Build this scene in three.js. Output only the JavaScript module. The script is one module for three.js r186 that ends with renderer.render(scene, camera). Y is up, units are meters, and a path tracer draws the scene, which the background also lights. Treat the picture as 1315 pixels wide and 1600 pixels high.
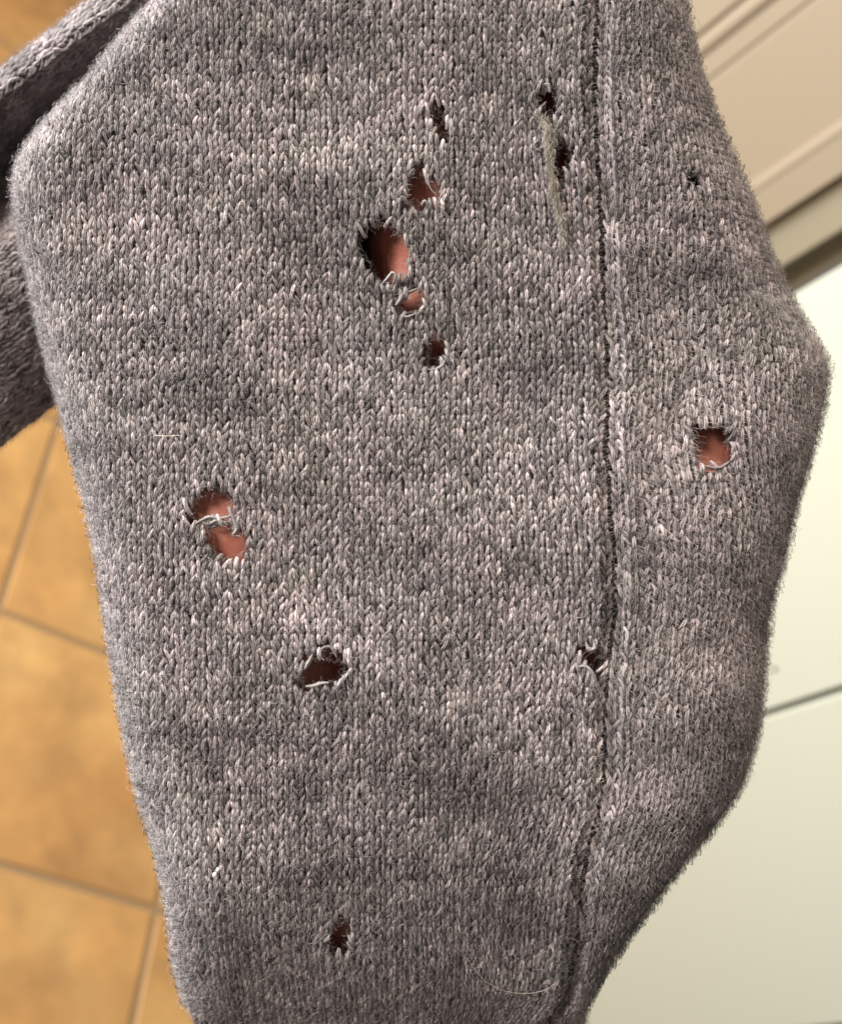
import * as THREE from 'three';
import { RoundedBoxGeometry } from 'three/addons/geometries/RoundedBoxGeometry.js';
import { MarchingCubes } from 'three/addons/objects/MarchingCubes.js';
import { mergeGeometries, mergeVertices } from 'three/addons/utils/BufferGeometryUtils.js';
import { RectAreaLightUniformsLib } from 'three/addons/lights/RectAreaLightUniformsLib.js';

// ---------------------------------------------------------------- camera, light, exposure
const scene = new THREE.Scene();
const renderer = new THREE.WebGLRenderer({ antialias: true });
renderer.setSize(841, 1024);
renderer.toneMapping = THREE.LinearToneMapping;
renderer.toneMappingExposure = 1.0;
renderer.shadowMap.enabled = true;
RectAreaLightUniformsLib.init();

const EYE = new THREE.Vector3(0, 1.44, 0);
const camera = new THREE.PerspectiveCamera(45.0, 841 / 1024, 0.02, 30);
// the phone is turned in the hand: its right side points up the cupboards
const camX = new THREE.Vector3(0.512793, 0.63162, -0.581463).normalize();
const camY = new THREE.Vector3(-0.858512, 0.377269, -0.347311).normalize();
const camZ = new THREE.Vector3().crossVectors(camX, camY).normalize();
const camM = new THREE.Matrix4().makeBasis(camX, camY, camZ).setPosition(EYE);
camera.position.copy(EYE);
camera.quaternion.setFromRotationMatrix(camM);
camera.focus = 0.188;
camera.userData.fStop = 25;
scene.add(camera);

scene.background = new THREE.Color().setRGB(0.25, 0.22, 0.195);   // the dim rest of the room

function areaLamp(name, color, intensity, w, h, pos, target) {
  const l = new THREE.RectAreaLight(new THREE.Color().setRGB(...color), intensity, w, h);
  l.name = name; l.position.set(...pos); l.lookAt(...target); scene.add(l);
  return l;
}
areaLamp('ceiling_lamp_light', [1.0, 0.89, 0.74], 52, 0.5, 0.5, [-1.2, 2.35, -0.45], [-0.5, 0.6, -0.7]);
areaLamp('room_lamp_light', [1.0, 0.95, 0.88], 66, 0.5, 0.5, [-1.35, 1.55, 1.15], [0, 1.2, -0.3]);
areaLamp('window_side_light', [0.86, 0.93, 1.0], 40, 0.7, 0.7, [-1.5, 1.15, 0.2], [0, 1.25, -0.2]);

// ---------------------------------------------------------------- helpers
function rng(seed) { let a = seed >>> 0; return () => { a = (a + 0x6D2B79F5) | 0; let t = Math.imul(a ^ (a >>> 15), 1 | a); t = (t + Math.imul(t ^ (t >>> 7), 61 | t)) ^ t; return ((t ^ (t >>> 14)) >>> 0) / 4294967296; }; }
function h2(x, y, s = 0) { let h = Math.imul(x | 0, 374761393) ^ Math.imul(y | 0, 668265263) ^ Math.imul(s + 11, 2246822519); h = Math.imul(h ^ (h >>> 13), 1274126177); h ^= h >>> 16; h = Math.imul(h, 2654435761); return ((h ^ (h >>> 15)) >>> 0) / 4294967296; }
const sm = (t) => t * t * (3 - 2 * t), lerp = (a, b, t) => a + (b - a) * t, clamp = (x, a, b) => Math.min(b, Math.max(a, x));
function vn(x, y, s = 0) { const i = Math.floor(x), j = Math.floor(y), u = sm(x - i), v = sm(y - j); return lerp(lerp(h2(i, j, s), h2(i + 1, j, s), u), lerp(h2(i, j + 1, s), h2(i + 1, j + 1, s), u), v) * 2 - 1; }
function fbm(x, y, s = 0, n = 4) { let a = 0, k = 0.5; for (let i = 0; i < n; i++) { a += k * vn(x, y, s + i * 7); x *= 2.03; y *= 2.03; k *= 0.5; } return a; }
function tag(o, label, category, extra) { o.userData = { label, ...(category ? { category } : {}), ...(extra || {}) }; return o; }
function mesh(name, geo, mat, parent) { const m = new THREE.Mesh(geo, mat); m.name = name; m.castShadow = m.receiveShadow = true; parent.add(m); return m; }
const V3 = (x, y, z) => new THREE.Vector3(x, y, z);
const MM = 0.001;

function dataTexture(n, fn, srgb = true) {
  const d = new Uint8Array(n * n * 4);
  for (let j = 0; j < n; j++) for (let i = 0; i < n; i++) { const c = fn(i / n, j / n), k = (j * n + i) * 4; for (let q = 0; q < 3; q++) d[k + q] = clamp(Math.round(c[q]), 0, 255); d[k + 3] = 255; }
  const t = new THREE.DataTexture(d, n, n); t.wrapS = t.wrapT = THREE.RepeatWrapping; t.magFilter = THREE.LinearFilter; if (srgb) t.colorSpace = THREE.SRGBColorSpace; t.needsUpdate = true;
  return t;
}

// ---------------------------------------------------------------- floor of square terracotta-coloured tiles
{
  const floor = new THREE.Group(); floor.name = 'floor'; floor.userData.kind = 'structure'; scene.add(floor);
  const grout = mesh('grout', new THREE.BoxGeometry(5, 0.02, 5), new THREE.MeshStandardMaterial({ color: new THREE.Color().setRGB(0.25, 0.16, 0.08), roughness: 0.95 }), floor);
  grout.position.set(-0.3, -0.0125, -0.6);
  const T = 0.300, GAP = 0.008;
  const yaw = Math.atan2(0.7469, 0.6649);               // tiles lie diagonally to the cupboards
  const ux = V3(0.6649, 0, 0.7469), uz = V3(-0.7469, 0, 0.6649);
  const geos = [0, 1, 2].map((k) => {
    const g = new RoundedBoxGeometry(T - GAP, 0.012, T - GAP, 2, 0.003);
    return g;
  });
  const mats = [0, 1, 2, 3].map((k) => {
    const map = dataTexture(256, (u, v) => {
      const a = fbm(u * 5 + k * 3, v * 5, 3 + k, 5), b = fbm(u * 14, v * 14 + k, 40 + k, 3), c = fbm(u * 2.3 + k, v * 2.3, 71 + k, 3);
      const l = 1 + 0.13 * a + 0.06 * b + 0.09 * c;
      return [170 * l, (128 + 8 * c) * l, (76 + 10 * c) * l];
    });
    return new THREE.MeshStandardMaterial({ map, roughness: 0.5, roughnessMap: null });
  });
  const A0 = FLOOR_OFF();
  for (let i = -6; i <= 6; i++) for (let j = -6; j <= 6; j++) {
    const px = A0[0] + (i + 0.5) * T, pz = A0[1] + (j + 0.5) * T;
    const w = ux.clone().multiplyScalar(px).addScaledVector(uz, pz);
    if (w.x > 1.0 || w.x < -1.9 || w.z < -2.0 || w.z > 0.5) continue;
    const m = mesh('tile', geos[0], mats[Math.floor(h2(i, j, 5) * 4)], floor);
    m.position.set(w.x, -0.006 + 0.0008 * h2(i, j, 9), w.z); m.rotation.y = Math.atan2(-ux.z, ux.x) + Math.floor(h2(i, j, 6) * 4) * Math.PI / 2;
  }
  function FLOOR_OFF() {   // where a joint crossing lies
    // joints seen: along ux through (-0.25,-0.89) and (0.30,-0.725); along uz through (-0.11,-0.843), (0.18,-0.705)
    const dotx = (x, z) => x * 0.6649 + z * 0.7469, dotz = (x, z) => x * -0.7469 + z * 0.6649;
    const q1 = dotz(-0.255, -0.892), q2 = dotz(0.299, -0.7265), p1 = dotx(-0.1105, -0.843), p2 = dotx(0.1795, -0.7045);
    const p = ((p1 + (p2 - T * Math.round((p2 - p1) / T))) / 2), q = ((q1 + (q2 - T * Math.round((q2 - q1) / T))) / 2);
    return [p, q];
  }
}

// ---------------------------------------------------------------- white cupboard and cream panelled door beyond
{
  const white = new THREE.MeshStandardMaterial({ color: new THREE.Color().setRGB(0.60, 0.62, 0.515), roughness: 0.5, bumpMap: dataTexture(256, (u, v) => { const a = 128 + 60 * fbm(u * 40, v * 40, 5, 3); return [a, a, a]; }, false), bumpScale: 0.00012 });
  const dark = new THREE.MeshStandardMaterial({ color: new THREE.Color().setRGB(0.13, 0.105, 0.07), roughness: 0.9 });
  const gapShade = new THREE.MeshStandardMaterial({ color: new THREE.Color().setRGB(0.03, 0.03, 0.025), roughness: 0.95 });  // near-black: the shade in the door gap is put into the carcass colour
  const cup = new THREE.Group(); cup.name = 'white_cupboard'; cup.position.set(0.405, 0, -1.2); scene.add(cup);
  tag(cup, 'tall smooth white cupboard with a dark gap between its doors, beside the sweater', 'cupboard');
  const zf = 0;
  mesh('carcass', new RoundedBoxGeometry(0.80, 2.0, 0.5, 2, 0.003), gapShade, cup).position.set(0.0, 1.0, -0.278);
  const dl = mesh('door', new RoundedBoxGeometry(0.396, 1.94, 0.02, 3, 0.002), white, cup); dl.position.set(-0.2025, 1.05, -0.010);
  const dr = mesh('door', new RoundedBoxGeometry(0.396, 1.94, 0.02, 3, 0.002), white, cup); dr.position.set(0.2022, 1.05, -0.010);
  // a chipped speck in the paint near the gap
  const sg = new THREE.IcosahedronGeometry(0.0032, 1); sg.scale(0.7, 1.2, 0.25);
  mesh('paint_chip', sg, new THREE.MeshStandardMaterial({ color: 0x4a3a2a, roughness: 0.9 }), dl).position.set(0.359 - 0.405 + 0.2015, 0.678 - 1.05, 0.0102);

  const cream = new THREE.MeshStandardMaterial({ color: new THREE.Color().setRGB(0.275, 0.22, 0.152), roughness: 0.55 });
  const olive = new THREE.MeshStandardMaterial({ color: new THREE.Color().setRGB(0.25, 0.215, 0.145), roughness: 0.6 });
  const door = new THREE.Group(); door.name = 'panelled_door'; door.position.set(-0.3, 0, -1.2); scene.add(door);
  tag(door, 'cream painted panelled door with upright rounded mouldings, left of the white cupboard', 'door');
  const X = (w) => w + 0.3;
  const slab = (name, x0, x1, z0, z1, mat) => { const m = mesh(name, new RoundedBoxGeometry(x1 - x0, 2.0, z1 - z0, 2, 0.002), mat, door); m.position.set(X((x0 + x1) / 2), 1.005, (z0 + z1) / 2); return m; };
  slab('stile', -0.62, -0.262, -0.04, -0.008, cream);
  slab('panel', -0.262, -0.2215, -0.04, -0.0115, cream);
  slab('panel', -0.2185, -0.105, -0.04, -0.0115, cream);
  slab('groove', -0.226, -0.214, -0.039, -0.0135, cream);
  slab('stile', -0.105, -0.070, -0.04, -0.008, cream);
  slab('frame', -0.069, -0.026, -0.06, -0.020, olive);
  slab('core', -0.60, -0.072, -0.060, -0.0405, olive);
  slab('recess', -0.0255, 0.0, -0.10, -0.055, olive);
  const bead = (x, w) => { const s = new THREE.Shape(); for (let i = 0; i <= 14; i++) { const a = Math.PI * i / 14; s[i ? 'lineTo' : 'moveTo'](-Math.cos(a) * w / 2, Math.sin(a) * 0.010); }
    const g = new THREE.ExtrudeGeometry(s, { depth: 1.98, bevelEnabled: false, curveSegments: 4 }); g.rotateX(-Math.PI / 2); g.scale(1, 1, -1); g.computeVertexNormals();
    return g; };
  for (const x of [-0.250, -0.106]) {
    const s = new THREE.CylinderGeometry(0.0095, 0.0095, 1.98, 20, 1); s.scale(1, 1, 0.9);
    mesh('moulding', s, cream, door).position.set(X(x), 1.005, -0.0155);
  }
}

// ---------------------------------------------------------------- the sweater
// its own frame, in millimetres: x across the sleeve, y along it, z out of its worn front
const place = (o) => { o.position.copy(EYE).addScaledVector(camZ, -0.193); o.quaternion.setFromRotationMatrix(new THREE.Matrix4().makeBasis(camX, camY, camZ)); };
const SW = new THREE.Group(); SW.name = 'sweater'; place(SW); scene.add(SW);
tag(SW, 'heather grey knitted wool sweater sleeve riddled with moth holes, stretched over a hand', 'sweater');

const mmx = (u) => (u - 657.5) / 10, mmy = (v) => (800 - v) / 10;
function profile(points, k = 1) {            // measured edge -> smooth x(y)
  const P = points.map(([u, v]) => [mmx(u) * k, mmy(v) * k]).sort((a, b) => a[1] - b[1]);
  const raw = (y) => { if (y <= P[0][1]) return P[0][0]; for (let i = 1; i < P.length; i++) if (y <= P[i][1]) return lerp(P[i - 1][0], P[i][0], (y - P[i - 1][1]) / (P[i][1] - P[i - 1][1])); return P[P.length - 1][0]; };
  const N = 700, y0 = -130, y1 = 140, tab = new Float64Array(N + 1);
  for (let i = 0; i <= N; i++) { const y = lerp(y0, y1, i / N); let s = 0, w = 0; for (let q = -6; q <= 6; q++) { const g = Math.exp(-q * q / 14); s += g * raw(y + q * 0.45); w += g; } tab[i] = s / w; }
  return (y) => { const f = clamp((y - y0) / (y1 - y0) * N, 0, N - 1e-6), i = Math.floor(f); return lerp(tab[i], tab[i + 1], f - i); };
}
const xlSeen = profile([[380, -300], [345, -150], [300, -75], [240, 0], [190, 55], [130, 130], [90, 172], [50, 215], [24, 248], [16, 290], [20, 345], [40, 430], [60, 530], [85, 620], [105, 700], [130, 790], [148, 880], [160, 970], [175, 1060], [190, 1150], [210, 1240], [235, 1320], [252, 1390], [262, 1450], [265, 1500], [278, 1545], [300, 1600], [320, 1660], [350, 1800], [370, 2000]]);
const xrSeen = profile([[1060, -400], [1065, -150], [1070, -60], [1073, 0], [1090, 80], [1110, 150], [1140, 230], [1175, 310], [1205, 390], [1235, 460], [1265, 520], [1288, 562], [1291, 585], [1280, 650], [1258, 730], [1240, 800], [1225, 870], [1206, 950], [1198, 1010], [1193, 1080], [1186, 1150], [1165, 1220], [1120, 1290], [1070, 1350], [1020, 1410], [965, 1480], [937, 1520], [920, 1560], [915, 1610], [915, 1660], [915, 1800], [910, 2000]]);
const xsSeen = profile([[925, -400], [928, -100], [933, 0], [928, 120], [938, 330], [943, 450], [950, 560], [947, 690], [954, 800], [961, 930], [955, 1000], [946, 1100], [945, 1200], [936, 1270], [915, 1340], [906, 1400], [899, 1480], [884, 1560], [850, 1600], [840, 1660], [835, 1800], [830, 2000]]);

const RL = 10, BL = 11, DIST = 193;
// the outlines were measured as seen from the eye's distance: set each back to the depth at which it lies
const persp = (z) => DIST / (DIST - z);
const memo = (fn) => { const N = 2600, tab = new Float64Array(N + 1).fill(NaN), a = -130, b = 130; return (y) => { const f = clamp((y - a) / (b - a) * N, 0, N - 1e-6), i = Math.floor(f); for (const k of [i, i + 1]) if (Number.isNaN(tab[k])) tab[k] = fn(lerp(a, b, k / N)); return lerp(tab[i], tab[i + 1], f - i); }; };
const xs = memo((y) => { let x = xsSeen(y); for (let k = 0; k < 2; k++) { const f = persp(zFace(x, y)); x = xsSeen(y * f) / f; } return x; });
const xl = memo((y) => { let x = xlSeen(y); for (let k = 0; k < 2; k++) { const f = persp(zFace(x + RL, y) - BL * 0.66); x = xlSeen(y * f) / f; } return x - 0.06 * RL + 1.2; });
const xr = memo((y) => { let x = xrSeen(y); for (let k = 0; k < 2; k++) { const f = persp(zFace(x - 15, y) - 11.7); x = xrSeen(y * f) / f; } return x - 0.5; });
const toFace = (u, v) => { let x = mmx(u), y = mmy(v); for (let k = 0; k < 3; k++) { const f = persp(zFace(x, y)); x = mmx(u) / f; y = mmy(v) / f; } return [x, y]; };
const RRof = (y) => Math.min(lerp(30, 20, clamp((y + 10) / 80, 0, 1)), 0.86 * (xr(y) - xs(y)));
const BRof = (y) => 17;
function zFace(x, y) {                       // broad form of the face that the hand pushes out
  const d = (x + 4) / 56;
  let z = 3.2 * (1 - d * d * 0.8);
  z += 1.6 * fbm(x / 26 + 3, y / 30 + 1, 21, 2) + 2.2 * fbm((x * 0.5 + y * 0.87) / 17 + 5, (x * 0.87 - y * 0.5) / 48 + 2, 27, 2) + 0.35 * fbm(x / 7, y / 6, 33, 2);
  const b = Math.max(0, -52 - y); z -= b * b * 0.0125 + b * 0.05;
  z += 1.6 * Math.exp(-(((x + 34) / 14) ** 2 + ((y + 4) / 26) ** 2));                 // over the thumb
  z -= 0.9 * Math.exp(-(((x + 16) / 7) ** 2 + ((y - 36) / 14) ** 2));                 // sagging between the fingers
  // pinched fold running into the right-hand point
  const dx = x - xsSeen(y); if (dx > 0) z -= 0.24 * dx * dx / (dx + 5);              // the side panel turns away
  const fy = y - 32.2 + (x - 52) * 0.73;
  if (x > 44) z -= 2.2 * Math.exp(-((fy / 1.3) ** 2)) * sm(clamp((x - 46) / 5, 0, 1));
  return z;
}
const groove = (dx, y) => { const k = lerp(1.25, 1, clamp((y + 30) / 30, 0, 1)) * (y < -60 ? 0.9 : 1); return -1.9 * k * Math.exp(-((dx / 1.15) ** 2)) + 0.3 * Math.exp(-(((Math.abs(dx) - 2.5) / 1.3) ** 2)); };
const PMAX = 2.1;
let grooveOn = 1;                            // tangents are taken on the broad form, places on the grooved one
function P_left(s, y) {
  const e = xl(y) + RL;
  if (s >= e) return [s, y, zFace(s, y) + grooveOn * groove(s - xs(y), y)];
  const f = (e - s) / ((RL + BL) / 2);
  return [e - RL * Math.sin(f), y, zFace(e, y) - BL * (1 - Math.cos(f))];
}
const XS0 = xs(0);                           // near the seam the wales run along it
const seamShift = (q, t) => (xs(t) - XS0) * sm(clamp((q + 4) / (XS0 + 2), 0, 1));
const P_leftKnit = (q, t) => P_left(q + seamShift(q, t), t);
const endLeft = (y) => xl(y) + RL - PMAX * (RL + BL) / 2;
function P_right(d, y) {                     // d: distance from the seam
  const R = RRof(y), B = BRof(y), e = xr(y) - R, s = xs(y) + d;
  if (s <= e) return [s, y, zFace(s, y) + grooveOn * groove(d, y)];
  const f = (s - e) / ((R + B) / 2);
  return [e + R * Math.sin(f), y, zFace(e, y) - B * (1 - Math.cos(f)) + (d < 6 ? grooveOn * groove(d, y) : 0)];
}
const endRight = (y) => { const R = RRof(y); return xr(y) - R - xs(y) + PMAX * (R + BRof(y)) / 2; };

// moth holes, as outlines in the sweater's frame
const HOLES = [
  [[671, 172], [682, 168], [692, 182], [699, 203], [701, 214], [692, 215], [681, 199]],
  [[652, 266], [663, 281], [674, 290], [686, 296], [686, 313], [663, 316], [643, 325], [637, 305], [643, 282]],
  [[593, 349], [614, 361], [630, 381], [637, 404], [631, 425], [610, 436], [593, 442], [584, 425], [574, 405], [561, 391], [562, 373], [578, 361]],
  [[655, 458], [657, 476], [641, 491], [627, 485], [625, 473], [641, 465]],
  [[680, 528], [694, 533], [693, 556], [679, 574], [668, 572], [668, 552]],
  [[316, 776], [330, 773], [342, 774], [357, 776], [360, 790], [357, 801], [342, 804], [322, 808], [302, 811], [299, 800], [306, 785]],
  [[328, 828], [358, 826], [368, 834], [386, 832], [383, 850], [376, 866], [360, 871], [340, 868], [330, 850]],
  [[481, 1031], [507, 1030], [536, 1030], [535, 1047], [522, 1063], [500, 1067], [474, 1071], [474, 1055]],
  [[1073, 661], [1093, 669], [1112, 669], [1112, 695], [1108, 720], [1092, 731], [1077, 722], [1075, 692]],
  [[877, 219], [884, 226], [890, 241], [884, 256], [879, 275], [869, 275], [867, 255], [873, 235]],
  [[837, 149], [868, 145], [867, 172], [857, 187], [845, 170]],
  [[906, 1016], [927, 1015], [937, 1030], [937, 1040], [934, 1060], [926, 1046], [914, 1033]],
  [[535, 1432], [544, 1453], [544, 1470], [533, 1482], [523, 1486], [517, 1466], [520, 1450]],
  [[1067, 271], [1080, 278], [1082, 294], [1070, 294], [1065, 284]],
  [[505, 1016], [515, 1013], [519, 1020], [512, 1026], [504, 1022]],
].map((h) => h.map(([u, v]) => toFace(u, v)));
const holeBox = HOLES.map((h) => [Math.min(...h.map((p) => p[0])) - 2.5, Math.max(...h.map((p) => p[0])) + 2.5, Math.min(...h.map((p) => p[1])) - 2.5, Math.max(...h.map((p) => p[1])) + 2.5]);
function holeDist(x, y) {                    // < 0 inside a hole
  let best = 9;
  for (let k = 0; k < HOLES.length; k++) {
    const b = holeBox[k]; if (x < b[0] || x > b[1] || y < b[2] || y > b[3]) continue;
    const h = HOLES[k]; let inside = false, d = 1e9;
    for (let i = 0, j = h.length - 1; i < h.length; j = i++) {
      const [xi, yi] = h[i], [xj, yj] = h[j];
      if ((yi > y) !== (yj > y) && x < (xj - xi) * (y - yi) / (yj - yi) + xi) inside = !inside;
      const ex = xj - xi, ey = yj - yi, t = clamp(((x - xi) * ex + (y - yi) * ey) / (ex * ex + ey * ey), 0, 1);
      d = Math.min(d, Math.hypot(x - xi - t * ex, y - yi - t * ey));
    }
    best = Math.min(best, inside ? -d : d);
  }
  return best;
}

// wool: heather mix of pale and dark fibres, in streaks along the courses
function wool(s, row, t, seed, r) {
  const streak = vn(s / 8 + row * 0.13, row * 0.62, seed) * 0.55 + vn(s / 22, row * 0.33, seed + 1) * 0.5;
  const blotch = fbm(s / 17, t / 9, seed + 2, 4);  // heather patches, strengthened to paint in broad fold shading as well
  let l = 0.272 * (1 + 0.30 * streak + 0.54 * blotch);
  l *= 0.55 + 0.90 * r();
  const q = r(); if (q < 0.12) l *= 0.6; else if (q > 0.9) l *= 1.38;
  const g = clamp(0.30 + 0.7 * fbm(s / 9, t / 5, seed + 3, 3) + 0.15 * (r() - 0.5), 0, 1);
  return [l * lerp(1.10, 1.06, g), l * lerp(0.935, 0.965, g), l * lerp(0.965, 0.92, g)];
}

// one leg of a knit stitch: three twisted plies with a few stray fibres; local mm, x across the wale, y up the course, z out
function legGeometry(seed, W, Hh) {
  const r = rng(seed), parts = [];
  const path = new THREE.CatmullRomCurve3([V3(0.09, -0.60, -0.46), V3(0.14, -0.28, -0.05), V3(0.215, 0.11, 0.16), V3(0.295, 0.52, 0.19), V3(0.35, 0.88, 0.01), V3(0.41, 1.18, -0.44)].map((p) => V3(p.x * W, p.y * Hh, p.z)));
  const tube = (pts, rad, seg, side, col) => {
    const g = new THREE.TubeGeometry(new THREE.CatmullRomCurve3(pts), seg, rad, side, false); g.deleteAttribute('uv');
    const n = g.attributes.position.count, c = new Float32Array(n * 3); const fl = []; for (let i = 0; i <= seg; i++) fl.push(0.86 + 0.28 * r());
    for (let i = 0; i < n; i++) { const k = col * fl[Math.floor(i / (side + 1))] * (0.93 + 0.14 * r()); c[i * 3] = c[i * 3 + 1] = c[i * 3 + 2] = k; }
    g.setAttribute('color', new THREE.BufferAttribute(c, 3)); parts.push(g);
  };
  const fr = path.computeFrenetFrames(14, false), plies = 4;
  for (let p = 0; p < plies; p++) {
    const pts = [];
    for (let i = 0; i <= 14; i++) { const t = i / 14, a = p * 2 * Math.PI / plies - t * 2.6, c = path.getPointAt(t), q = 0.165 * (0.75 + 0.45 * Math.sin(Math.PI * t)); pts.push(c.addScaledVector(fr.normals[i], Math.cos(a) * q).addScaledVector(fr.binormals[i], Math.sin(a) * q)); }
    tube(pts, 0.152 + 0.025 * r(), 12, 5, [1.22, 0.79, 1.06, 0.88][p]);
  }
  for (let k = 0; k < 5; k++) {
    const t = 0.15 + 0.7 * r(), c = path.getPointAt(t), a = r() * 6.28, L = 0.5 + 0.8 * r();
    const d = V3(Math.cos(a), Math.sin(a) * 0.8 + 0.3, 0.35 + 0.5 * r()).normalize(), e = V3(r() - 0.5, r() - 0.5, r() - 0.3);
    tube([c.clone().addScaledVector(d, 0.25), c.clone().addScaledVector(d, 0.25 + L * 0.4), c.clone().addScaledVector(d, 0.25 + L * 0.75).addScaledVector(e, 0.35), c.clone().addScaledVector(d, 0.25 + L * 0.9).addScaledVector(e, 0.8)], 0.017, 4, 3, 1.25);
  }
  const g = mergeGeometries(parts); g.scale(MM, MM, MM); return g;
}
const woolMat = new THREE.MeshPhysicalMaterial({ color: 0xffffff, vertexColors: true, roughness: 0.62, sheen: 0.2, sheenRoughness: 0.6, sheenColor: new THREE.Color(0.6, 0.58, 0.6) });
const backMat = new THREE.MeshStandardMaterial({ color: new THREE.Color().setRGB(0.15, 0.13, 0.13), roughness: 1 });  // darker than the yarn: shade between the stitches put into the colour
const fuzzMat = new THREE.MeshStandardMaterial({ color: 0xffffff, roughness: 0.8 });

function frame(P, s, t) {
  const e = 0.25, p = P(s, t); grooveOn = 0.3; const a = P(s - e, t), b = P(s + e, t), c = P(s, t - e), d = P(s, t + e); grooveOn = 1;
  const S = V3(b[0] - a[0], b[1] - a[1], b[2] - a[2]).divideScalar(2 * e), T = V3(d[0] - c[0], d[1] - c[1], d[2] - c[2]).divideScalar(2 * e);
  const N = V3().crossVectors(S, T).normalize();
  return { p: V3(...p), S, T, N };
}
// knit a patch: every stitch is two legs; W the wale, Hh the course
function knit(name, parent, P, sRange, tRange, W, Hh, seed, keep, opt = {}) {
  const r = rng(seed), M = [], C = [], m4 = new THREE.Matrix4();
  const rows = Math.floor((tRange[1] - tRange[0]) / Hh);
  for (let row = 0; row < rows; row++) {
    const t0 = tRange[0] + row * Hh, [s0, s1] = sRange(t0);
    const i0 = Math.ceil(s0 / W - (opt.phase || 0)), i1 = Math.floor(s1 / W - (opt.phase || 0));
    for (let i = i0; i <= i1; i++) for (const side of [-1, 1]) {
      const wob = 0.10 * W * vn(i * 0.9, row * 0.25, seed + 50), t = t0 + 0.32 * Hh * vn(i * 0.55, row * 0.3, seed + 60) + 0.36 * Hh * (r() - 0.5);
      const s = (i + (opt.phase || 0)) * W + wob + 0.13 * W * (r() - 0.5);
      const k1 = keep(s + side * W * 0.17, t, r), k2 = keep(s + side * W * 0.28, t + Hh * 0.6, r), k = k1 && k2;
      const col = wool(s, row, t, seed, r);
      if (!k) continue;
      const { p, S, T, N } = frame(P, s, t);
      const jz = 0.26 * (r() - 0.5) + (k.z || 0) * (r() - 0.3), th = 0.78 + 0.44 * r(), tw = (r() - 0.5) * 0.62 + (k.j || 0) * (r() - 0.5), ly = 0.78 + 0.42 * r(), lx = 0.86 + 0.30 * r();
      const X = S.clone().multiplyScalar(side * lx).addScaledVector(T, -tw * 0.4), Y = T.clone().multiplyScalar(ly).addScaledVector(S, tw), Z = N.clone().multiplyScalar(th);
      p.addScaledVector(N, jz).multiplyScalar(MM);
      m4.makeBasis(X, Y, Z).setPosition(p); M.push(m4.clone());
      const lift = k.l || 1; C.push([col[0] * lift, col[1] * lift, col[2] * lift]);
    }
  }
  const im = new THREE.InstancedMesh(legGeometry(seed, W, Hh), woolMat, M.length); im.name = name; im.userData.kind = 'stuff';
  M.forEach((m, i) => { im.setMatrixAt(i, m); im.setColorAt(i, new THREE.Color().setRGB(...C[i])); });
  im.castShadow = im.receiveShadow = true; parent.add(im); return im;
}
// the dense back loops of the knit, with the holes cut through
function backing(name, parent, P, sOf, tRange, ns, nt, lift, cut) {
  const pos = [], idx = [], ok = [];
  for (let j = 0; j <= nt; j++) { const t = lerp(tRange[0], tRange[1], j / nt), [a, b] = sOf(t); for (let i = 0; i <= ns; i++) { const s = lerp(a, b, i / ns), f = frame(P, s, t); f.p.addScaledVector(f.N, -lift - 0.12 * h2(i, j, 3)); pos.push(f.p.x * MM, f.p.y * MM, f.p.z * MM); ok.push(!cut || cut(s, t)); } }
  for (let j = 0; j < nt; j++) for (let i = 0; i < ns; i++) { const a = j * (ns + 1) + i, b = a + 1, c = a + ns + 1, d = c + 1; if (ok[a] && ok[b] && ok[c] && ok[d]) idx.push(a, b, d, a, d, c); }
  const g = new THREE.BufferGeometry(); g.setAttribute('position', new THREE.Float32BufferAttribute(pos, 3)); g.setIndex(idx); g.computeVertexNormals();
  return mesh(name, g, backMat, parent);
}
// short pale and dark fibres spun into the yarn, lying over the stitches
function flecks(P, sOf, tRange, n, seed, cut) {
  const r = rng(seed), out = [];
  for (let k = 0; k < n; k++) {
    const t = lerp(tRange[0], tRange[1], r()), [a, b] = sOf(t), s = lerp(a, b, r());
    if (cut && !cut(s, t)) continue;
    const f = frame(P, s, t), g = (r() - 0.5) * 1.7, q = r(), l = q < 0.45 ? 0.05 + 0.06 * r() : q < 0.85 ? 0.26 + 0.2 * r() : 0.5 + 0.25 * r();
    out.push({ p: f.p.addScaledVector(f.N, 0.30 + 0.30 * r()), d: f.T.clone().addScaledVector(f.S, g).addScaledVector(f.N, (r() - 0.5) * 0.5), n: f.N, L: 0.45 + 0.9 * r(), w: q < 0.45 ? 4.5 : 3.2, c: [l * 1.05, l * 0.96, l * 0.95] });
  }
  return out;
}
// fine loose fibres standing out of the wool
const fuzzGeo = (() => {
  const gs = [];
  for (let k = 0; k < 1; k++) { const g = new THREE.TubeGeometry(new THREE.CatmullRomCurve3([V3(0, 0, 0), V3(0.04, 0.3, 0.14), V3(-0.05, 0.62, 0.20), V3(0.10, 1, 0.10)]), 7, 0.0075, 3, false); gs.push(g); }
  return gs[0].scale(MM, MM, MM);
})();
function fuzz(parent, list) {
  const im = new THREE.InstancedMesh(fuzzGeo, fuzzMat, list.length); im.name = 'wool_fuzz'; im.userData.kind = 'stuff';
  const m4 = new THREE.Matrix4();
  list.forEach((f, i) => {
    const d = f.d.clone().normalize(), x = V3().crossVectors(d, f.n).normalize(), n = V3().crossVectors(x, d).normalize();
    const w = f.w || 1; m4.makeBasis(x.multiplyScalar(f.L * w), d.multiplyScalar(f.L), n.multiplyScalar(f.L * w)).setPosition(f.p.clone().multiplyScalar(MM));
    im.setMatrixAt(i, m4); im.setColorAt(i, new THREE.Color().setRGB(...f.c));
  });
  im.castShadow = im.receiveShadow = true; parent.add(im); return im;
}
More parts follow.
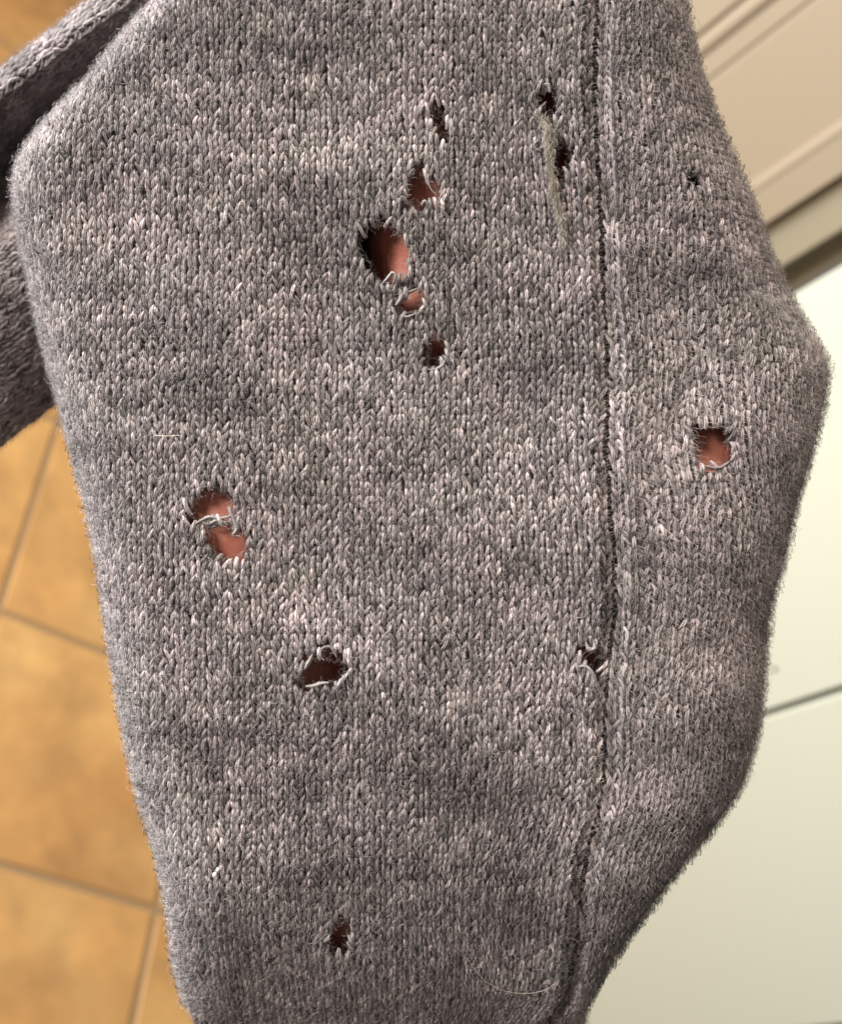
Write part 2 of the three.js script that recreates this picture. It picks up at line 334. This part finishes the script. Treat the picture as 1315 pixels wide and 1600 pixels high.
function fuzzOver(P, sOf, tRange, n, seed, cut, Lr = [1.2, 3.2], stand = 0.35, lum = 0.30) {
  const r = rng(seed), out = [];
  for (let k = 0; k < n; k++) {
    const t = lerp(tRange[0], tRange[1], r()), [a, b] = sOf(t), s = lerp(a, b, r());
    if ((cut && !cut(s, t)) || r() > 0.85 + 0.9 * vn(s / 3.1, t / 2.6, seed)) continue;   // patchy, matted wool
    const f = frame(P, s, t), g = r() * 6.283, l = lum * (0.6 + 0.8 * r());
    out.push({ p: f.p.addScaledVector(f.N, 0.35 + 0.4 * r()), d: f.S.clone().multiplyScalar(Math.cos(g)).addScaledVector(f.T, Math.sin(g)).addScaledVector(f.N, stand * (r() * 1.6 - 0.3)), n: f.N, L: lerp(Lr[0], Lr[1], r() * r()), c: [l, l * 0.95, l * 0.94] });
  }
  return out;
}

const W = 1.66, HC = 1.12, T0 = -116, T1 = 108;
const leftS = (t) => [endLeft(t), xs(t)], rightS = (t) => [0, endRight(t)];
const edgeFray = (d, r) => d < 0.34 || (d < 1.2 && r() < 0.08) ? null : d < 1.5 ? { z: 0.6, j: 0.5 * (1.5 - d), l: 1.08 } : { z: 0 };
// front panel
{
  const cutL = (s, t) => s > xl(t) + RL - 2 ? holeDist(s, t) > 0.7 : true;
  const front = backing('front_panel', SW, P_left, leftS, [T0, T1], 260, 420, 0.42, cutL);
  front.userData.label = 'broad front panel of the sleeve with most of the moth holes';
  knit('knit_stitches', front, P_leftKnit, (t) => [endLeft(t), XS0 - 0.8], [T0, T1], W, HC, 101, (q, t, r) => edgeFray(holeDist(q + seamShift(q, t), t), r), { phase: ((XS0 - 1.22) / W) % 1 });
  const f = fuzzOver(P_left, leftS, [-84, 84], 9000, 7, (s, t) => holeDist(s, t) > 0.5);
  f.push(...fuzzOver(P_left, (t) => [xl(t) + RL - 18, xl(t) + RL - 6], [-84, 84], 9000, 8, null, [0.8, 2.2], 0.8, 0.60));  // paler fibres: the lit left rim is put into their colour
  f.push(...fuzzOver(P_left, (t) => [xl(t) + RL - 14, xl(t) + RL], [-84, 84], 12000, 18, null, [0.7, 1.6], 0.4, 0.64));  // dense short band, its colour also brightened to paint the lit rim
  f.push(...fuzzOver(P_left, (t) => [xl(t) + 4, xs(t) - 1], [-84, -58], 5000, 19, (s, t) => holeDist(s, t) > 0.5, [0.8, 2.2], 0.5, 0.3));
  f.push(...flecks(P_left, leftS, [-84, 84], 26000, 71, (s, t) => holeDist(s, t) > 0.7));
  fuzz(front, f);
}
// side panel beyond the seam
{
  const cutR = (d, t) => holeDist(xs(t) + d, t) > 0.7;
  const side = backing('side_panel', SW, P_right, rightS, [T0, T1], 110, 420, 0.42, cutR);
  side.userData.label = 'narrow side panel right of the seam with one red hole';
  knit('knit_stitches', side, P_right, (t) => [0.8, endRight(t)], [T0, T1], W, HC, 202, (d, t, r) => edgeFray(holeDist(xs(t) + d, t), r), { phase: 0.72 });
  const f = fuzzOver(P_right, rightS, [-84, 84], 4200, 9, (d, t) => holeDist(xs(t) + d, t) > 0.5);
  f.push(...fuzzOver(P_right, (t) => { const R = RRof(t), e = xr(t) - R - xs(t), q = (R + BRof(t)) / 2; return [e + q * 0.9, e + q * 1.9]; }, [-84, 84], 6500, 10, null, [0.6, 2.3], 1.0, 0.28));
  f.push(...flecks(P_right, rightS, [-84, 84], 12000, 72, (d, t) => holeDist(xs(t) + d, t) > 0.7));
  fuzz(side, f);
}
// the far side of the sleeve closes the tube
{
  const P = (u, t) => { const a = P_left(endLeft(t), t), b = P_right(endRight(t), t); const k = u; const x = lerp(a[0], b[0], k), c = sm(clamp((t - 92) / 15, 0, 1)); return [x, t, lerp(lerp(a[2], b[2], k) - 12 * Math.sin(Math.PI * k), zFace(x, t) - 1, c * Math.min(1, 6 * Math.sin(Math.PI * k)))]; };  // top end pinched shut out of view, added to keep lamp light out
  backing('back_panel', SW, P, () => [0, 1], [T0, T1], 30, 60, 0, null).userData.label = 'far side of the sleeve seen dark through the holes';
}
// another fold of the same sweater behind, at the upper left
{
  const A = [0.796, 0.605], Bv = [-0.605, 0.796];
  const prof = new THREE.CatmullRomCurve3([[92.5, -46], [94.3, -41], [93.7, -35], [91.6, -33], [89.2, -37], [87, -47], [84.5, -58], [80, -66], [77.5, -60], [75.5, -47], [72, -39], [67, -39], [60, -43], [53, -48], [48.6, -54], [48.5, -58], [52, -63]].map(([b, z]) => V3(b * (193 - z) / 193, z, 0))).getSpacedPoints(160).map((p) => [p.x, p.y]);   // the fold's cross-section
  const acc = [0]; for (let i = 1; i < prof.length; i++) acc.push(acc[i - 1] + Math.hypot(prof[i][0] - prof[i - 1][0], prof[i][1] - prof[i - 1][1]));
  const total = acc[acc.length - 1];
  const at = (q) => { q = clamp(q, 0, total - 1e-4); let i = 1; while (acc[i] < q) i++; const k = (q - acc[i - 1]) / (acc[i] - acc[i - 1]); return [lerp(prof[i - 1][0], prof[i][0], k), lerp(prof[i - 1][1], prof[i][1], k)]; };
  // s runs down the cross-section, t along the fold
  const P = (s, t) => { const [b, z] = at(s), n = 0.7 * fbm(s / 9, t / 14, 88, 2); return [A[0] * t + Bv[0] * b, A[1] * t + Bv[1] * b, z + n]; };
  const P2 = (s, t) => P(total - s, t);                  // keeps the outside of the wool outward
  const F = (() => { const f = frame(P, total * 0.75, 10); return f.N.z > 0 ? P : P2; })();
  const fold = backing('folded_sleeve', SW, F, () => [0, total], [-75, 40], 160, 120, 0.42, null);
  fold.userData.label = 'darker folded part of the sweater behind the sleeve';
  knit('knit_stitches', fold, F, () => [0, total], [-75, 40], W, HC, 303, () => ({ z: 0.3, j: 0.3 }), { phase: 0.2 });
  fuzz(fold, fuzzOver(F, () => [0, total], [-75, 40], 5000, 12, null, [1, 3], 0.9, 0.28));
}

// ---------------------------------------------------------------- torn ridge, loose threads
const onFace = (u, v, dz = 0) => { const [x, y] = toFace(u, v); return onXY(x, y, dz); };
const onXY = (x, y, dz = 0) => { const p = x < xs(y) ? P_left(x, y) : P_right(x - xs(y), y); return V3(p[0], p[1], p[2] + dz); };
function threadGeo(pts, rad, seed, seg = 40, side = 7) {
  const c = new THREE.CatmullRomCurve3(pts), g = new THREE.TubeGeometry(c, seg, rad, side, false), p = g.attributes.position, r = rng(seed);
  for (let i = 0; i < p.count; i++) { const t = Math.floor(i / (side + 1)) / seg, c0 = c.getPointAt(t), taper = 0.45 + 0.75 * Math.sin(Math.PI * clamp(t, 0.04, 0.96)), n = (i % (side + 1) === side) ? null : 0.72 + 0.6 * r(); const k = taper * (n ?? 1); p.setXYZ(i, c0.x + (p.getX(i) - c0.x) * k, c0.y + (p.getY(i) - c0.y) * k, c0.z + (p.getZ(i) - c0.z) * k); }
  g.computeVertexNormals(); g.scale(MM, MM, MM); return g;
}
{
  const r = rng(55);
  const pts = [[843, 191], [851, 203], [855, 225], [855, 248], [859, 277], [864, 312], [873, 344], [879, 378]].map(([u, v], i) => onFace(u, v, [0.3, 0.5, 0.65, 0.65, 0.6, 0.5, 0.35, 0.1][i]));
  const ridge = mesh('torn_edge', threadGeo(pts, 0.3, 3, 90, 9), new THREE.MeshStandardMaterial({ color: new THREE.Color().setRGB(0.27, 0.23, 0.185), roughness: 0.95 }), SW);
  ridge.userData.label = 'pale tan felted ridge along a torn run beside the seam';
  const c = new THREE.CatmullRomCurve3(pts), f = [];
  for (let k = 0; k < 950; k++) { const t = r(), p = c.getPointAt(t), d = c.getTangentAt(t), l = 0.42 * (0.45 + 1.0 * r()); f.push({ p: p.clone().add(V3((r() - 0.5) * (0.6 + 1.6 * Math.abs(vn(t * 7, 1, 3)) * (1 - t)), (r() - 0.5) * 0.9, 0.0 + r() * 0.6)), d: d.multiplyScalar(r() < 0.5 ? 1 : -1).add(V3((r() - 0.5) * 1.1, (r() - 0.5) * 0.8, (r() - 0.35) * 0.5)), n: V3(0, 0, 1), L: 1.0 + 1.7 * r() * r(), w: 1.6, c: [l, l * 0.88, l * 0.75] }); }
  fuzz(ridge, f);
}
const palemat = new THREE.MeshStandardMaterial({ color: new THREE.Color().setRGB(0.25, 0.225, 0.22), roughness: 0.9 });
const midmat = new THREE.MeshStandardMaterial({ color: new THREE.Color().setRGB(0.17, 0.15, 0.145), roughness: 0.9 });
const threads = [
  [[[300, 822], [318, 812], [330, 808], [345, 810], [362, 806]], 0.28, palemat, 0.1],
  [[[304, 817], [322, 815], [340, 818], [364, 814]], 0.34, midmat, 0.0],
  [[[312, 812], [326, 819], [342, 813], [356, 820]], 0.26, palemat, 0.15],
  [[[588, 444], [604, 452], [622, 449], [640, 456]], 0.34, midmat, -0.1],
  [[[600, 458], [616, 455], [630, 460], [652, 452]], 0.30, palemat, 0.1],
  [[[318, 816], [325, 822], [338, 822], [345, 812]], 0.19, midmat, 0.1],
  [[[362, 800], [368, 815], [372, 826], [366, 836], [376, 838]], 0.33, palemat, 0.2],
  [[[596, 446], [606, 436], [613, 428], [618, 432], [614, 445]], 0.23, palemat, 0.4],
  [[[604, 452], [616, 446], [632, 440], [642, 428], [637, 415]], 0.27, midmat, 0.0],
  [[[622, 452], [628, 462], [624, 472], [618, 478]], 0.43, palemat, 0.3],
  [[[624, 494], [638, 496], [650, 490]], 0.22, palemat, 0.2],
  [[[668, 578], [680, 578], [692, 570], [696, 560]], 0.22, palemat, 0.2],
  [[[668, 284], [674, 298], [682, 306]], 0.09, palemat, 0.2],
  [[[658, 322], [664, 316], [668, 322]], 0.22, palemat, 0.3],
  [[[500, 1026], [503, 1014], [514, 1010], [522, 1016], [526, 1026]], 0.23, midmat, 0.2],
  [[[489, 1022], [484, 1032], [476, 1046]], 0.33, palemat, 0.3],
  [[[478, 1072], [492, 1071], [500, 1068], [514, 1066]], 0.31, palemat, 0.2],
  [[[900, 1046], [906, 1040], [916, 1042], [926, 1056], [932, 1075]], 0.27, palemat, 0.6],
  [[[914, 1002], [919, 1014], [927, 1012], [926, 1000]], 0.33, palemat, 0.5],
  [[[940, 1068], [950, 1058], [957, 1050]], 0.43, palemat, 0.0],
  [[[933, 1025], [945, 1030], [958, 1034]], 0.31, midmat, -0.2],
  [[[798, 204], [806, 196], [814, 186]], 0.12, palemat, 0.8],
  [[[846, 240], [836, 236], [834, 228], [842, 222]], 0.23, midmat, 0.7],
  [[[839, 171], [846, 168], [853, 160]], 0.23, midmat, 0.0],
  [[[848, 134], [856, 137], [858, 147]], 0.31, palemat, 0.5],
  [[[1080, 728], [1092, 732], [1104, 730], [1114, 722]], 0.27, midmat, 0.2],
];
threads.forEach(([pts, rad, mat, dz], i) => {
  const t = mesh('loose_thread', threadGeo(pts.map(([u, v], k) => onFace(u, v, dz + 0.15)), rad, 300 + i, 24, 6), mat, SW);
});
// frayed fibres round each hole
{
  const r = rng(77), f = [];
  HOLES.forEach((h, hi) => {
    for (let i = 0; i < h.length; i++) {
      const a = h[i], b = h[(i + 1) % h.length], cx = h.reduce((s, p) => s + p[0], 0) / h.length, cy = h.reduce((s, p) => s + p[1], 0) / h.length, len = Math.hypot(a[0] - b[0], a[1] - b[1]);
      for (let k = 0; k < len * 10; k++) {
        const t = r(), x = lerp(a[0], b[0], t), y = lerp(a[1], b[1], t), p = onXY(x, y, 0.1 + 0.5 * r()), l = 0.33 * (0.6 + 0.8 * r());
        const out = V3(x - cx, y - cy, 0).normalize(); p.addScaledVector(out, 0.4 * r());
        const g = r() * 6.283; f.push({ p, d: V3(Math.cos(g), Math.sin(g), (r() - 0.4) * 0.6).addScaledVector(out, -0.45), n: V3(0, 0, 1), L: 0.4 + 1.1 * r() * r(), w: 1.0, c: [l, l * 0.92, l * 0.9] });
      }
    }
  });
  const cr = new THREE.CatmullRomCurve3([[1148, 465], [1178, 467], [1204, 488], [1232, 514], [1255, 545]].map(([u, v]) => onFace(u, v, 0.6)));
  for (let k = 0; k < 420; k++) { const t = r(), p = cr.getPointAt(t), d = cr.getTangentAt(t), l = 0.58 * (0.5 + 0.9 * r()); f.push({ p: p.add(V3((r() - 0.5) * 1.2, 0.3 + (r() - 0.5) * 1.0, (r() - 0.3) * 0.5)), d: d.add(V3((r() - 0.5) * 1.4, (r() - 0.5) * 1.4, (r() - 0.4) * 0.6)), n: V3(0, 0, 1), L: 0.8 + 1.8 * r() * r(), w: 1.2, c: [l, l * 0.93, l * 0.9] }); }
  fuzz(SW, f);
}

// ---------------------------------------------------------------- the hand inside
{
  const cell = 2.4, bones = [];
  const put = (u, v, dep, rad) => { const x = mmx(u), y = mmy(v); const zf = zFace(clamp(x, xl(clamp(y, -90, 100)) + 6, xr(clamp(y, -90, 100)) - 8), y); return [x, y, zf - 0.7 - dep * 0.8 - rad, rad]; };
  const chain = (...pts) => { for (let i = 1; i < pts.length; i++) bones.push([pts[i - 1], pts[i]]); };
  const wrist = put(600, 1680, 6.5, 16), wristL = put(530, 1650, 6, 13), wristR = put(720, 1650, 12, 13), arm = put(600, 2000, 10, 20);
  chain(arm, wrist); chain(wristL, put(540, 1450, 5.5, 13), put(560, 1250, 9, 14), put(600, 860, 7.5, 12)); chain(wristR, put(880, 1250, 6, 13), put(960, 930, 5, 11)); chain(wrist, put(720, 1200, 4.5, 15), put(760, 860, 5, 12)); chain(put(840, 860, 5, 11.5), put(720, 1300, 5, 13));
  chain(put(600, 860, 7.5, 12), put(656, 570, 7, 9), put(660, 470, 4.6, 8.8), put(664, 340, 3.6, 8.6), put(676, 120, 5, 7.4));           // first finger
  chain(put(745, 840, 7, 11), put(830, 430, 12, 9), put(840, 150, 12.5, 8.2), put(850, -110, 5, 7.2));                 // middle finger
  chain(put(860, 860, 5, 10.5), put(985, 480, 9, 8.2), put(1010, 240, 9, 7.8), put(1010, 40, 5, 6.8));               // ring finger
  chain(put(960, 930, 5, 10.5), put(1092, 745, 0.4, 7.8), put(1160, 610, 4.0, 7.0), put(1215, 560, 4, 6.2));         // little finger
  chain(put(560, 1300, 7, 15), put(455, 1080, 4.6, 12), put(352, 835, 1.6, 9.5), put(250, 620, 2, 9), put(140, 420, 3, 7.6));   // thumb
  const lo = V3(-68, -122, -58), size = 244, N = Math.round(size / cell);
  const mc = new MarchingCubes(N, new THREE.MeshStandardMaterial(), false, false, 400000);
  const half = N / 2;
  for (let k = 0; k < N; k++) for (let j = 0; j < N; j++) for (let i = 0; i < N; i++) {
    const x = lo.x + size * i / N, y = lo.y + size * j / N, z = lo.z - 60 + size * k / N; let acc = 0;
    if (z > 12 || z < -60) { mc.field[k * N * N + j * N + i] = -20; continue; }
    for (const [a, b] of bones) {
      const dx = b[0] - a[0], dy = b[1] - a[1], dz = b[2] - a[2], t = clamp(((x - a[0]) * dx + (y - a[1]) * dy + (z - a[2]) * dz) / (dx * dx + dy * dy + dz * dz), 0, 1);
      const d = Math.hypot(x - a[0] - t * dx, y - a[1] - t * dy, z - a[2] - t * dz) - lerp(a[3], b[3], t);
      acc += Math.exp(-d / 1.3);
    }
    mc.field[k * N * N + j * N + i] = acc > 1e-8 ? clamp(1.3 * Math.log(acc), -20, 20) : -20;
  }
  mc.isolation = 0; mc.update();
  const n = mc.count ?? mc.geometry.drawRange.count, src = mc.positionArray, pos = new Float32Array(n * 3);
  for (let i = 0; i < n; i++) { pos[i * 3] = (lo.x + (src[i * 3] + 1) / 2 * size) * MM; pos[i * 3 + 1] = (lo.y + (src[i * 3 + 1] + 1) / 2 * size) * MM; pos[i * 3 + 2] = (lo.z - 60 + (src[i * 3 + 2] + 1) / 2 * size) * MM; }
  let g = new THREE.BufferGeometry(); g.setAttribute('position', new THREE.BufferAttribute(pos, 3)); g = mergeVertices(g, 1e-6); g.computeVertexNormals();
  const p = g.attributes.position, uv = new Float32Array(p.count * 2); for (let i = 0; i < p.count; i++) { uv[i * 2] = p.getX(i) / 0.03; uv[i * 2 + 1] = p.getY(i) / 0.03; } g.setAttribute('uv', new THREE.BufferAttribute(uv, 2));
  const skin = new THREE.MeshStandardMaterial({ roughness: 0.55, map: dataTexture(256, (u, v) => { const a = fbm(u * 9, v * 9, 4, 4), b = vn(u * 60, v * 60, 9); return [176 + 16 * a + 3 * b, 105 + 22 * a + 4 * b, 86 + 20 * a + 4 * b]; }), bumpMap: dataTexture(256, (u, v) => { const a = 128 + 60 * vn(u * 70, v * 40, 2) + 40 * vn(u * 30, v * 90, 3); return [a, a, a]; }, false), bumpScale: 0.00008 });
  const hand = mesh('person', g, skin, scene); place(hand);
  tag(hand, "person's bare hand with spread fingers inside the grey sleeve, pink skin showing through its holes", 'person');
}

// ---------------------------------------------------------------- small things on the wool
{
  const g = []; for (const [u, v, r] of [[337, 1364, 0.34], [342, 1356, 0.30]]) { const s = new THREE.IcosahedronGeometry(r, 2); const p = onFace(u, v, 0.75); s.scale(1, 1.15, 0.8); s.translate(p.x, p.y, p.z); g.push(s); }
  const m = mesh('lint_speck', mergeGeometries(g).scale(MM, MM, MM), new THREE.MeshPhysicalMaterial({ color: 0xf4f2ee, roughness: 0.25, clearcoat: 0.6 }), scene); place(m);
  tag(m, 'tiny double white glossy speck caught in the wool at the lower left', 'lint');
}
{
  const hairMat = new THREE.MeshStandardMaterial({ color: new THREE.Color().setRGB(0.55, 0.48, 0.42), roughness: 0.5 });
  const hair = (name, pts, rad, label) => { const c = new THREE.CatmullRomCurve3(pts), m = mesh(name, new THREE.TubeGeometry(c, 50, rad, 5, false).scale(MM, MM, MM), hairMat, scene); place(m); tag(m, label, 'hair'); };
  hair('stray_hair', [[728, 1490], [742, 1510], [762, 1530], [790, 1543], [825, 1546], [850, 1540], [864, 1530]].map(([u, v]) => onFace(u, v, 1.55)), 0.05, 'long pale curved hair lying near the bottom of the seam');
  hair('stray_hair_001', [[243, 681], [256, 682], [270, 682], [284, 681]].map(([u, v]) => onFace(u, v, 1.2)), 0.06, 'short straight pale hair lying above the pink double hole');
}

renderer.render(scene, camera);
